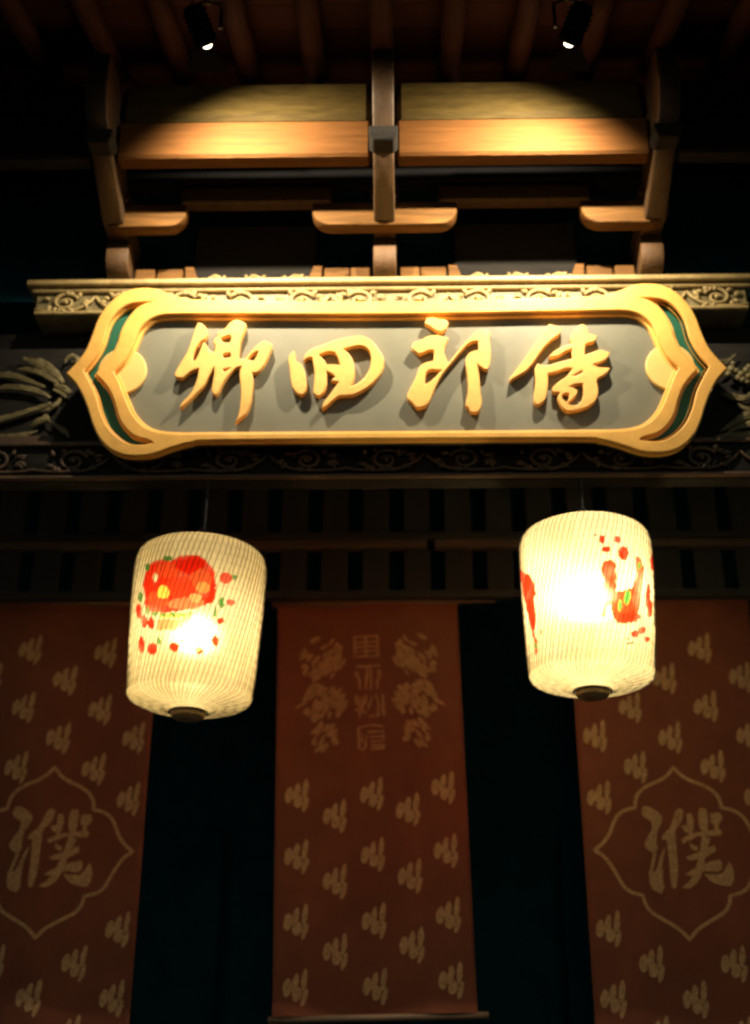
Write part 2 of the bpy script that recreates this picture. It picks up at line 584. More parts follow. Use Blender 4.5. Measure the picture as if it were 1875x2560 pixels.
def sub(name, me, mat, parent, x):
    me.transform(Matrix.Translation(Vector((x, 0, 0)) - GL - (Vector(parent['_o']) - GL)))
    return link(name, me, mat, parent)


def block_mesh(w, d, y, z0, z1):
    """bearing block: square top, tapered foot"""
    bm = bmesh.new()
    zs = [(z0, 0.72), (z0 + (z1 - z0) * 0.45, 1.0), (z1, 1.0)]
    rings = [[bm.verts.new((sx * w / 2 * s, y + sy * d / 2 * s, z)) for sx, sy in ((-1, -1), (1, -1), (1, 1), (-1, 1))] for z, s in zs]
    for a, b in zip(rings, rings[1:]):
        for k in range(4): bm.faces.new((a[k], a[(k + 1) % 4], b[(k + 1) % 4], b[k]))
    bm.faces.new(rings[0][::-1]); bm.faces.new(rings[-1])
    bmesh.ops.bevel(bm, geom=bm.edges[:], offset=0.004, segments=1, affect='EDGES')
    return bm_mesh(bm, 'bearing_block')


for bi, bx in enumerate(BX):
    bs = gempty('bracket_set', (bx, 5.0, 5.1))
    off = Vector(bs['_o'])

    def bp(name, me, mat, smooth=False):
        me.transform(Matrix.Translation(Vector((bx, 0, 0)) - off))
        return link(name, me, MT[mat], bs, smooth=smooth)
    # first step: nose with rounded lower corner
    bp('forward_arm', nose_mesh(0.105, 4.80, 5.1, 5.112, 5.265), 'timber_y')
    bp('cross_arm', (lambda m: (m.transform(Matrix.Translation((0, 4.725, 5.262))), m)[1])(cross_arm_mesh(0.33 if bi else 0.07, 0.33 if bi < 2 else 0.07)), 'timber')
    bp('bearing_block', block_mesh(0.13, 0.10, 4.72, 5.388, 5.44), 'timber')
    inner = [q for q in (-1, 1) if bi == 1 or q == (1 if bi == 0 else -1)]
    # second step: longer arm reaching out under the beam
    bp('forward_arm', nose_mesh(0.095, 4.60, 5.1, 5.275, 5.41), 'arm')
    # sloped lever arm up to the purlin
    bm = bmesh.new()
    pr = [(4.66, 5.27), (4.40, 5.40), (4.23, 5.50), (4.17, 5.62), (4.18, 5.80), (4.36, 5.83), (4.55, 5.62), (4.80, 5.42)]
    me = plate_mesh('lever_arm', [pr], -0.046, 0.046, 0.008, sub=1)
    me.transform(Matrix(((0, 0, 1, 0), (1, 0, 0, 0), (0, 1, 0, 0), (0, 0, 0, 1))))
    bm.free()
    bp('lever_arm', me, 'arm')
    bp('bearing_block', block_mesh(0.125, 0.12, 4.34, 5.405, 5.47), 'timber_dark')
    # low blocks on the ledge
    for s in inner:
        me = box_mesh('ledge_block', s * 0.115 - 0.045, s * 0.115 + 0.045, 4.895, 4.985, 5.1085, 5.175, 0.005)
        bp('ledge_block', me, 'timber')
    for s in inner:
        me = box_mesh('ledge_block', s * 0.225 - 0.06, s * 0.225 + 0.06, 4.93, 5.02, 5.1085, 5.20, 0.005)
        bp('ledge_block', me, 'timber')
    for s in inner:
        # raking strut beside the set
        lp = [(s * 0.30, 5.108), (s * 0.37, 5.108), (s * 0.335, 5.21), (s * 0.295, 5.21)]
        me = plate_mesh('raking_strut', [lp], -0.035, 0.035, 0.004, sub=1)
        me.transform(Matrix.Rotation(R(90), 4, 'X'))
        me.transform(Matrix.Translation((0, 4.965, 0)))
        bp('raking_strut', me, 'timber')

# carved boards standing on the ledge between the sets
for x in (-0.62, 0.62):
    cb = gpart('carved_board', box_mesh('carved_board', x - 0.29, x + 0.29, 5.0, 5.05, 5.108, 5.50, 0.004), MT['timber_dark'])
    for k in range(3):
        o = link('carved_scroll', SC[k], MT['carve'], cb, Vector((x - 0.19 + k * 0.19, 4.992, 5.155)) - GL, smooth=True)
        o.scale = (0.74, 1, 0.8)

gpart('bracket_wall', box_mesh('bracket_wall', -2.6, 2.6, 5.06, 5.2, 5.11, 6.4, 0), MT['black'])
# dim tie beam seen behind the cross arms
for x in (-0.615, 0.615):
    gpart('tie_beam', box_mesh('tie_beam', x - 0.36, x + 0.36, 4.88, 4.95, 5.545, 5.645, 0.01), MT['arm'])
gpart('tie_beam', box_mesh('tie_beam', -2.6, 2.6, 4.86, 4.96, 5.655, 5.78, 0.01), MT['matt_black'])

# eaves beam and round purlin, in bays between the sets
XB = [(-2.5, -1.29), (-1.18, -0.058), (0.058, 1.17), (1.28, 2.5)]
for x0, x1 in XB:  # outer bays take a dark colour that stands in for shade
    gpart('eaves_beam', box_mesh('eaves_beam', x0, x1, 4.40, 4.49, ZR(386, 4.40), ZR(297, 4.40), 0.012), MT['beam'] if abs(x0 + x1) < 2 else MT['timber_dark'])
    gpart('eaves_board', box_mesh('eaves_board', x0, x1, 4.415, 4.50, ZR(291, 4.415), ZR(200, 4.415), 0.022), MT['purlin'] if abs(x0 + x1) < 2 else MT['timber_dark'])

# rafters and roof boards: over the purlin and down towards the eave
ZP = ZR(205, 4.33) + 0.07


def roof_z(y): return ZP + 0.045 + (y - 4.43) * 0.33


for i in range(-8, 9):
    x = i * 0.305 - 0.005
    me = lathe_mesh('rafter', [(0.052, 0), (0.052, 2.45)], 20, True, True)
    for p in me.polygons:
        if len(p.vertices) == 4: p.use_smooth = True
    d = Vector((0, 1, 0.33)).normalized()
    q = Vector((0, 0, 1)).rotation_difference(d)
    me.transform(q.to_matrix().to_4x4())
    me.transform(Matrix.Translation((x, 2.95, roof_z(2.95) + 0.05)))
    gpart('rafter', me, MT['rafter'])
for k in range(13):
    y0 = 2.75 + k * 0.20
    vs = [(-2.7, y0, roof_z(y0) + .108), (2.7, y0, roof_z(y0) + .108), (2.7, y0 + .196, roof_z(y0 + .196) + .108), (-2.7, y0 + .196, roof_z(y0 + .196) + .108)]
    vs += [(x, y, z + .03) for x, y, z in vs]
    me = mesh('roof_board', vs, [(3, 2, 1, 0), (4, 5, 6, 7), (0, 1, 5, 4), (1, 2, 6, 5), (2, 3, 7, 6), (3, 0, 4, 7)])
    gpart('roof_board', me, MT['rafter'])
gpart('roof_slope', mesh('roof_slope', [(-2.9, 2.6, roof_z(2.6) + .16), (2.9, 2.6, roof_z(2.6) + .16), (2.9, 8.2, roof_z(8.2) + .16), (-2.9, 8.2, roof_z(8.2) + .16),
      (-2.9, 2.6, roof_z(2.6) + .24), (2.9, 2.6, roof_z(2.6) + .24), (2.9, 8.2, roof_z(8.2) + .24), (-2.9, 8.2, roof_z(8.2) + .24)],
      [(3, 2, 1, 0), (4, 5, 6, 7), (0, 1, 5, 4), (1, 2, 6, 5), (2, 3, 7, 6), (3, 0, 4, 7)]), MT['black'])

# transom lattice inside the gate --------------------------------------------
TY = 6.05
tr = gempty('transom_lattice', (0, TY, 3.9))


def tpart(name, me, mat):
    me.transform(Matrix.Translation(-Vector((0, TY, 3.9))))
    return link(name, me, MT[mat], tr)


zr = lambda row: at(937, row, TY).z
tpart('rail', box_mesh('rail', -3.2, 0.20, TY - 0.035, TY + 0.03, zr(1374), zr(1356), 0.004), 'rail')
tpart('rail', box_mesh('rail', 0.24, 3.2, TY - 0.035, TY + 0.03, zr(1374), zr(1356), 0.004), 'rail')
tpart('rail', box_mesh('rail', -3.2, 3.2, TY - 0.03, TY + 0.03, zr(1352), zr(1335), 0.004), 'slat')
tpart('rail', box_mesh('rail', -3.2, 3.2, TY - 0.03, TY + 0.03, zr(1498), zr(1480), 0.004), 'slat')
sm = box_mesh('slat', -0.068, 0.068, -0.012, 0.012, zr(1335) - 3.9 + 0.001, 4.75 - 3.9, 0.003)
sm2 = box_mesh('slat', -0.068, 0.068, -0.012, 0.012, zr(1480) - 3.9 + 0.001, zr(1376) - 3.9, 0.003)
for i in range(-14, 15):
    for m_ in (sm, sm2):
        link('slat', m_, MT['slat'], tr, Vector((i * 0.212 - 0.06, 0, 0)))

# ------------------------------------------------------------------ plaque
TILT = R(8)
PC = at(988, 925, 4.80)
pu, pv, pn = Vector((1, 0, 0)), Vector((0, -math.sin(TILT), math.cos(TILT))), Vector((0, -math.cos(TILT), -math.sin(TILT)))
PROT = Matrix((pu, pv, pn)).transposed()


def SP(px, py, w):
    d = fwd + r2 * ((px - PW / 2) / FPX) + u2 * ((PH / 2 - py) / FPX)
    o = PC + pn * w
    t = (o - CAM).dot(pn) / d.dot(pn)
    q = CAM + d * t - PC
    return (q.dot(pu), q.dot(pv))


plq = empty('name_plaque', PC, rot=PROT.to_euler())
tag(plq, 'long charcoal name plaque with gold cusped frame and four gold characters', 'plaque')

WF, WP, WL = 0.044, 0.0, 0.040     # frame front, panel face, letter front


def tr_(pts, org, sc, w):
    return [SP(org[0] + x / sc, org[1] + y / sc, w) for x, y in pts]


def mirror_closed(half):
    """half runs from the top centre line round the left end to the bottom centre line"""
    h = [Vector(p) for p in half]
    h[0].x = 0; h[-1].x = 0
    return [tuple(p) for p in h] + [(-p.x, p.y) for p in h[-2:0:-1]]


LO, LS = (140, 700), 4.13
outer_h = [(3502, 222), (1652, 205), (1350, 190), (1200, 150), (1050, 95), (930, 80), (780, 95), (640, 160), (520, 270), (430, 410), (370, 570), (300, 730), (200, 860), (104, 960),
           (200, 1060), (270, 1180), (330, 1330), (380, 1490), (450, 1630), (560, 1740), (700, 1800), (850, 1810), (1000, 1790), (1200, 1720), (1400, 1670), (1652, 1650), (3502, 1634)]
inner_h = [(3502, 345), (1652, 345), (1250, 345), (1090, 355), (970, 400), (880, 480), (830, 580), (780, 700), (700, 840), (595, 945),
           (650, 1050), (715, 1220), (790, 1380), (900, 1500), (1050, 1565), (1300, 1585), (1652, 1582), (3502, 1572)]
green_l = [(1000, 221), (820, 230), (700, 270), (600, 360), (530, 480), (480, 650), (400, 800), (285, 935),
           (350, 1050), (415, 1190), (460, 1360), (530, 1510), (640, 1625), (760, 1690), (880, 1700), (1000, 1680),
           (960, 1650), (820, 1610), (720, 1530), (650, 1420), (610, 1280), (560, 1150), (480, 1040), (405, 965),
           (480, 870), (580, 760), (640, 630), (680, 500), (750, 380), (830, 290), (920, 240)]
OUT = mirror_closed(tr_(outer_h, LO, LS, WF))
INN = mirror_closed(tr_(inner_h, LO, LS, WF))
GRL = tr_(green_l, LO, LS, WF)
GRR = [(-x, y) for x, y in GRL][::-1]
link('frame', plate_mesh('frame', [OUT, INN, GRL, GRR], 0.0225, WF, 0.005, sub=5, corner=50, res=3), MT['gold'], plq)
link('frame_lip', plate_mesh('frame_lip', [offset_loop(OUT, 0.004), offset_loop(INN, -0.014), offset_loop(GRL, -0.009), offset_loop(GRR, -0.009)], -0.012, 0.022, 0.003, sub=1), MT['gold'], plq)
link('back_board', plate_mesh('back_board', [OUT], -0.055, -0.0125, 0.004, sub=5, corner=50), MT['timber_dark'], plq)
link('panel', plate_mesh('panel', [[(x * 1.012, y * 1.06) for x, y in INN]], -0.012, WP, 0.0, sub=5, corner=50), MT['panel'], plq)
for lp in (GRL, GRR):
    cx = sum(p[0] for p in lp) / len(lp)
    link('green_inlay', plate_mesh('green_inlay', [offset_loop(lp, 0.004)], -0.011, 0.004, 0.0, sub=1), MT['green'], plq)
cu, cv = SP(306, 929, 0.012)
for s in (1, -1):
    circ = [(s * cu + 0.107 * math.cos(a * math.pi / 24), cv + 0.107 * math.sin(a * math.pi / 24)) for a in range(48)]
    link('roundel', plate_mesh('roundel', [circ], 0.0012, 0.021, 0.004, sub=1), MT['gold_pale'], plq)

CH = {
 'qing': ((420, 780), 5.9, [
   [(440,160),(500,170),(560,230),(585,310),(550,390),(480,430),(415,520),(370,640),(365,715),(395,712),(440,640),(490,510),(520,440),(560,470),(610,560),(665,590),(690,560),(690,480),(665,440),(690,390),(740,350),(720,300),(830,250),(920,150),(1000,115),(1100,140),(1155,190),(1125,285),(1075,400),(1050,560),(1040,680),(1120,690),(1210,590),(1330,470),(1410,425),(1500,450),(1535,490),(1500,590),(1420,770),(1325,880),(1240,890),(1255,1000),(1235,1200),(1220,1320),(1160,1480),(1060,1570),(990,1630),(1040,1500),(1065,1350),(1075,1150),(1055,960),(1060,860),(1085,795),(1000,820),(900,920),(810,1040),(745,1180),(700,1232),(640,1160),(665,1000),(680,880),(675,800),(640,870),(590,960),(530,1080),(430,1180),(300,1310),(170,1420),(200,1340),(330,1200),(400,1060),(440,930),(455,825),(380,850),(290,900),(210,965),(130,960),(95,915),(160,790),(280,590),(360,380),(410,220)],
   [(770,390),(850,350),(920,340),(930,390),(910,450),(820,445)],
   [(805,615),(915,595),(925,640),(905,665),(820,680)],
   [(810,840),(890,822),(920,825),(850,870),(820,880)],
   [(1165,700),(1240,620),(1320,568),(1330,590),(1280,690),(1255,715)]]),
 'si': ((700, 800), 5.507, [
   [(185,415),(210,470),(205,520),(245,580),(290,600),(318,650),(345,720),(365,850),(365,920),(340,990),(300,1030),(230,1000),(170,920),(145,800),(130,650),(115,560),(125,490),(160,450)],
   [(322,560),(345,480),(430,400),(600,335),(780,270),(950,232),(1100,215),(1180,235),(1280,300),(1370,420),(1425,520),(1430,620),(1390,730),(1290,850),(1160,950),(1020,1020),(920,1035),(820,1040),(740,1090),(640,1180),(570,1225),(600,1130),(670,1040),(760,920),(810,850),(700,830),(760,780),(720,740),(640,700),(645,800),(640,900),(600,990),(530,1050),(460,1000),(465,900),(475,780),(470,680),(455,580),(445,515),(390,510)],
   [(530,475),(620,440),(700,430),(760,450),(800,520),(830,620),(740,610),(640,610),(610,550)],
   [(860,395),(960,370),(1090,345),(1180,370),(1240,440),(1255,540),(1240,650),(1170,780),(1080,860),(970,915),(1010,820),(1030,700),(1010,580),(970,490),(900,420)]]),
 'lang': ((1000, 770), 6.608, [
   [(410,255),(440,165),(560,155),(640,180),(740,190),(800,240),(770,330),(720,370),(640,380),(560,340),(490,290)],
   [(190,650),(230,570),(330,540),(450,470),(600,445),(700,470),(800,485),(770,560),(735,650),(730,740),(760,830),(795,900),(840,865),(900,780),(1000,660),(1100,540),(1200,440),(1300,370),(1410,355),(1500,400),(1475,500),(1490,600),(1500,760),(1490,900),(1455,1000),(1400,1010),(1290,930),(1270,900),(1300,1050),(1320,1200),(1330,1400),(1355,1550),(1310,1690),(1240,1720),(1165,1710),(1130,1640),(1080,1600),(1110,1450),(1125,1300),(1110,1100),(1085,920),(1100,800),(1180,720),(1300,690),(1290,540),(1200,550),(1100,610),(1000,720),(900,840),(800,960),(700,1090),(620,1230),(550,1390),(490,1530),(420,1610),(280,1640),(200,1560),(120,1490),(130,1400),(200,1260),(270,1120),(320,980),(400,910),(550,870),(560,800),(560,690),(480,690),(360,740),(290,740)],
   [(440,1060),(510,1010),(600,1020),(690,1020),(600,1120),(500,1210),(410,1255),(420,1150)]]),
 'shi': ((1250, 780), 5.507, [
   [(680,165),(850,215),(820,300),(720,370),(600,490),(480,660),(370,800),(220,890),(130,950),(140,900),(250,760),(350,620),(470,450),(590,280)],
   [(515,710),(640,735),(800,690),(1000,640),(990,560),(1000,500),(900,540),(800,600),(670,620),(720,560),(850,480),(1000,430),(970,370),(1010,260),(1080,190),(1140,165),(1190,200),(1210,290),(1340,325),(1300,400),(1190,430),(1170,500),(1170,590),(1280,550),(1380,520),(1520,555),(1480,630),(1380,690),(1280,720),(1370,760),(1520,765),(1470,840),(1340,920),(1345,1000),(1355,1100),(1330,1200),(1230,1290),(1080,1345),(940,1360),(850,1300),(800,1210),(795,1170),(830,1105),(735,1100),(725,1040),(820,950),(920,880),(960,830),(1000,770),(900,775),(780,820),(660,845),(665,950),(650,1100),(620,1210),(520,1280),(470,1230),(475,1100),(490,950),(480,790)],
   [(990,880),(1130,800),(1140,830),(1060,870)],
   [(940,1030),(1040,990),(1140,980),(1150,1080),(1140,1180),(1080,1270),(980,1280),(930,1250),(1000,1200),(1060,1130),(1070,1075),(1010,1040)],
   [(850,1150),(900,1115),(950,1120),(950,1180),(925,1240),(870,1200)]]),
}
for k, (org, sc, loops) in CH.items():
    L = [tr_(lp, org, sc, WL) for lp in loops]
    link('gold_character', plate_mesh('gold_character', L, 0.0015, WL, 0.004, offset=-0.0042, sub=3, corner=62, res=2), MT['letter'], plq)
# iron stays from the lintel
for s in (-0.95, 0.95):
    for v, y1 in ((0.19, 5.06), (-0.19, 4.96)):
        p = PC + pu * s + pv * v - pn * 0.056
        bm = bmesh.new()
        sweep(bm, [p, Vector((p.x, y1, p.z + 0.03))], 0.012, 8)
        me = bm_mesh(bm, 'iron_stay')
        me.transform((Matrix.Translation(PC) @ PROT.to_4x4()).inverted())
        link('iron_stay', me, MT['iron'], plq)


# ------------------------------------------------------------------ lanterns
def inside(p, poly):
    x, y = p
    c = False
    j = len(poly) - 1
    for i in range(len(poly)):
        xi, yi = poly[i]; xj, yj = poly[j]
        if (yi > y) != (yj > y) and x < (xj - xi) * (y - yi) / (yj - yi) + xi: c = not c
        j = i
    return c


PROF = [(0.074, 0.044), (0.092, 0.052), (0.120, 0.058), (0.155, 0.065), (0.190, 0.073), (0.222, 0.083), (0.241, 0.094), (0.249, 0.108), (0.251, 0.13), (0.254, 0.17), (0.259, 0.25), (0.265, 0.36), (0.270, 0.46), (0.273, 0.56), (0.274, 0.64), (0.272, 0.677), (0.265, 0.704), (0.252, 0.721), (0.230, 0.731), (0.200, 0.736)]


def prof_dense(n):
    P = crom3([(r, z, 0) for r, z in PROF], 12)
    L = [0]
    for a, b in zip(P, P[1:]): L.append(L[-1] + (b - a).length)
    out, k = [], 0
    for i in range(n + 1):
        s = L[-1] * i / n
        while k < len(L) - 2 and L[k + 1] < s: k += 1
        t = (s - L[k]) / max(L[k + 1] - L[k], 1e-9)
        q = P[k].lerp(P[k + 1], t)
        out.append((q.x, q.y))
    return out


RED, ORG, GRN, YEL, DRK = (0.95, 0.035, 0.008), (0.92, 0.22, 0.04), (0.10, 0.30, 0.05), (0.95, 0.72, 0.10), (0.12, 0.08, 0.05)
CREAM = (0.92, 0.80, 0.45)


def lantern(name_label, base, org, sc, paints, hang_z, bulb_h, bulb_mat, tilt):
    root = empty('hanging_lantern', base)
    root.rotation_euler = (0, tilt, 0)
    tag(root, name_label, 'lantern', 'lanterns hanging below the plaque')
    Rm = root.rotation_euler.to_matrix()
    # traced painting -> angle and height on the shade
    conv = []
    for kind, data, col, soft in paints:
        if kind == 'e':
            x, y, rx, ry = data
            data = [(x + rx * math.cos(a * math.pi / 8), y + ry * math.sin(a * math.pi / 8)) for a in range(16)]
        poly = []
        for x, y in data:
            d = (fwd + r2 * ((org[0] + x / sc - PW / 2) / FPX) + u2 * ((PH / 2 - org[1] - y / sc) / FPX)).normalized()
            o = CAM - Vector(base)
            o, d = Rm.transposed() @ o, Rm.transposed() @ d
            rr = 0.271
            A = d.x ** 2 + d.y ** 2; B = 2 * (o.x * d.x + o.y * d.y); C = o.x ** 2 + o.y ** 2 - rr * rr
            D = max(B * B - 4 * A * C, 0.0)
            t = (-B - math.sqrt(D)) / (2 * A)
            h = o + d * t
            poly.append((math.atan2(h.x, -h.y), h.z))
        conv.append((poly, col, min(p[0] for p in poly), max(p[0] for p in poly), min(p[1] for p in poly), max(p[1] for p in poly)))
    NS, NH = 320, 170
    pd = prof_dense(NH)
    vs, cols, fs = [], [], []
    for i, (r, z) in enumerate(pd):
        for k in range(NS):
            a = 2 * math.pi * k / NS
            sx, sy = math.sin(a) * r, -math.cos(a) * r
            wob = 1 + 0.006 * noise.noise(Vector((sx * 6, sy * 6, z * 6)))
            vs.append((sx * wob, sy * wob, z))
            aa = (a + math.pi) % (2 * math.pi) - math.pi
            jx = 0.018 * noise.noise(Vector((sx * 42, sy * 42, z * 42)))
            jz = 0.005 * noise.noise(Vector((sx * 42 + 9, sy * 42, z * 42)))
            c = Vector(CREAM)
            for poly, col, a0, a1, z0, z1 in conv:
                for sh in (0, math.pi):       # the same painting is repeated on the far side
                    q = ((aa + sh + math.pi) % (2 * math.pi) - math.pi + jx, z + jz)
                    if a0 <= q[0] <= a1 and z0 <= q[1] <= z1 and inside(q, poly):
                        m = 0.88 + 0.35 * noise.noise(Vector((sx * 14, sy * 14, z * 14 + 3)))
                        c = c.lerp(Vector(col), max(0.5, min(1, m + 0.1)))
            cols.append((c.x, c.y, c.z, 1))
    for i in range(NH):
        for k in range(NS):
            k2 = (k + 1) % NS
            fs.append((i * NS + k, i * NS + k2, (i + 1) * NS + k2, (i + 1) * NS + k))
    me = mesh('shade', vs, fs)
    ca = me.color_attributes.new('paint', 'FLOAT_COLOR', 'POINT')
    ca.data.foreach_set('color', [x for c in cols for x in c])
    link('shade', me, MT['gauze'], root, smooth=True)
    # netting of dark thread drawn over the shade
    bm = bmesh.new()
    pn_ = prof_dense(40)
    N = 80
    rnd = random.Random(5)
    for sgn, rad in ((1, 0.0016), (-1, 0.0004)):
        for k in range(N):
            a0 = 2 * math.pi * (k + rnd.uniform(-.15, .15)) / N
            path = []
            for i, (r, z) in enumerate(pn_):
                a = a0 - sgn * 0.80 * (1 - i / 40)
                path.append(Vector((math.sin(a) * (r + 0.0025), -math.cos(a) * (r + 0.0025), z)))
            nr = Vector((0, 0, 1))
            sweep(bm, path, [rad * min(1.0, r / 0.17) for r, z in pn_], 3, 1.0, nrm=Vector((0.3, 0.2, 1)))
    for i in range(24):
        r, z = prof_dense(24)[i]
        path = [Vector((math.sin(a * math.pi / 30) * (r + .003), -math.cos(a * math.pi / 30) * (r + .003), z + 0.002 * math.sin(a * .7 + i))) for a in range(60)]
        sweep(bm, path, 0.00035, 3, closed=True, nrm=Vector((0, 0, 1)))
    tag(link('netting', bm_mesh(bm, 'netting'), MT['net'], root), kind='stuff')
    # bamboo top ring, wooden plug below, cord, bulb on its stem
    for rr, zz, tk in ((0.200, 0.738, 0.006), (0.075, 0.043, 0.005)):
        bm = bmesh.new()
        sweep(bm, [Vector((math.cos(a * math.pi / 24) * rr, math.sin(a * math.pi / 24) * rr, zz)) for a in range(48)], tk, 8, closed=True, nrm=Vector((0, 0, 1)))
        link('hoop', bm_mesh(bm, 'hoop'), MT['net'], root, smooth=True)
    link('top_cap', lathe_mesh('top_cap', [(0.199, 0.740), (0.199, 0.746), (0.02, 0.754)], 32, True, True), MT['net'], root)
    pl = lathe_mesh('bottom_plug', [(0.030, 0.052), (0.064, 0.050), (0.069, 0.044), (0.068, 0.030), (0.060, 0.020), (0.050, 0.021), (0.046, 0.016), (0.028, 0.012), (0.024, 0.014), (0.010, 0.013)], 32, True, True)
    link('bottom_plug', pl, MT['plug'], root, smooth=True)
    bm = bmesh.new()
    sweep(bm, [Vector((0, 0, bulb_h + 0.07)), Vector((0, 0, hang_z - base[2]))], 0.006, 6)
    for a in range(3):
        an = a * 2.094 + 0.5
        sweep(bm, [Vector((math.cos(an) * .2, math.sin(an) * .2, 0.738)), Vector((0, 0, min(0.86, hang_z - base[2] - .02)))], 0.002, 5)
    link('cord', bm_mesh(bm, 'cord'), MT['iron'], root)
    bm = bmesh.new()
    bmesh.ops.create_uvsphere(bm, u_segments=24, v_segments=16, radius=0.045)
    for v in bm.verts:
        if v.co.z > 0: v.co.z *= 1.5; v.co.x *= 1 - 4 * max(0, v.co.z - .03); v.co.y *= 1 - 4 * max(0, v.co.z - .03)
    bl = link('bulb', bm_mesh(bm, 'bulb'), bulb_mat, root, Vector((0, 0, bulb_h)), smooth=True)
    return root


PA = [('p', [(250,600),(290,500),(340,430),(430,410),(520,430),(600,380),(700,365),(820,370),(920,450),(980,540),(985,650),(990,780),(960,850),(880,880),(760,900),(640,930),(500,950),(380,950),(250,920),(260,800),(240,700)], RED, 1),
      ('e', (500, 520, 130, 80), (0.95, 0.085, 0.02), 1), ('e', (720, 470, 150, 85), (0.86, 0.018, 0.005), 1), ('e', (840, 610, 110, 100), (0.95, 0.13, 0.035), 1), ('e', (620, 690, 140, 110), (0.95, 0.06, 0.015), 1), ('e', (390, 820, 110, 90), (0.95, 0.10, 0.025), 1), ('e', (680, 860, 200, 60), (0.95, 0.24, 0.08), 1), ('e', (860, 700, 70, 60), (0.93, 0.40, 0.10), 1), ('e', (780, 800, 60, 45), (0.94, 0.5, 0.16), 1),
      ('e', (445, 745, 60, 70), YEL, 1), ('e', (370, 590, 22, 45), CREAM, 1),
      ('p', [(380,1020),(560,1015),(740,1010),(730,1090),(560,1130),(370,1140)], (0.93, 0.36, 0.12), 1),
      ('p', [(400,965),(740,960),(740,1005),(400,1010)], YEL, 1)]
PA += [('e', e, RED, 1) for e in ((190,940,30,80),(240,1040,35,70),(310,1060,35,70),(195,1280,35,80),(310,1320,55,60),(550,1300,55,50),(820,1330,45,50),(990,1240,40,60),(1045,1040,40,40),(1145,850,50,30),(1090,600,65,55))]
PA += [('e', e, GRN, 1) for e in ((290,490,25,40),(490,400,50,30),(210,790,25,50),(1180,590,35,25),(385,1240,25,40),(650,1240,30,30),(280,930,22,40),(350,960,40,25),(440,970,30,20),(540,970,30,20),(640,970,30,20),(730,960,30,20),(1050,850,30,60),(980,940,15,60))]
PB = [('p', [(120,690),(135,690),(210,720),(265,800),(290,930),(255,960),(270,1200),(240,1330),(275,1420),(270,1510),(245,1565),(235,1400),(190,1150),(150,860)], RED, 1),
      ('p', [(970,610),(1060,570),(1110,620),(1120,760),(1130,900),(1290,860),(1330,750),(1310,540),(1350,540),(1400,640),(1390,900),(1380,1060),(1330,1180),(1230,1230),(1130,1210),(1080,1120),(1080,1020),(1030,1060),(1010,1160),(960,1150),(970,950),(1000,800),(960,680)], (0.95, 0.06, 0.015), 1)]
PB += [('e', e, RED, 1) for e in ((1190,510,55,75),(1130,370,30,40),(970,370,28,40),(1010,470,50,30),(1485,600,22,85),(1455,950,25,130),(1485,1080,26,90),(1340,1330,50,36),(1410,1290,40,40),(1470,1390,28,30),(1280,1160,110,60))]
PB += [('e', e, GRN, 1) for e in ((1355,640,22,45),(1240,960,36,80),(1170,1040,26,60),(255,1460,14,40))]
PB += [('e', e, DRK, 1) for e in ((1255,1385,35,7),(1290,1425,45,7),(318,1320,9,45),(910,325,26,6),(918,380,6,40))]

LY = 4.95
lb, rb_ = at(468, 1808, LY), at(1483, 1755, LY)
lantern('left hanging lantern painted with a round red figure and scattered petals', lb, (300, 1300), 4.13, PA, 4.095, 0.345, MT['bulb_dim'], R(1.2))
lantern('right hanging lantern painted with a red flourish, brightest at its middle', rb_, (1270, 1260), 4.13, PB, 4.095, 0.405, MT['bulb'], R(1.0))


# ------------------------------------------------------------------ banners
BY = 6.22


def wave(x, z, ph):
    return 0.020 * math.sin(x * 8 + ph + z * 0.7) + 0.018 * noise.noise(Vector((x * 3, z * 1.3, ph))) + 0.0012 * math.sin(x * 23 + ph * 2 + z * 1.7)


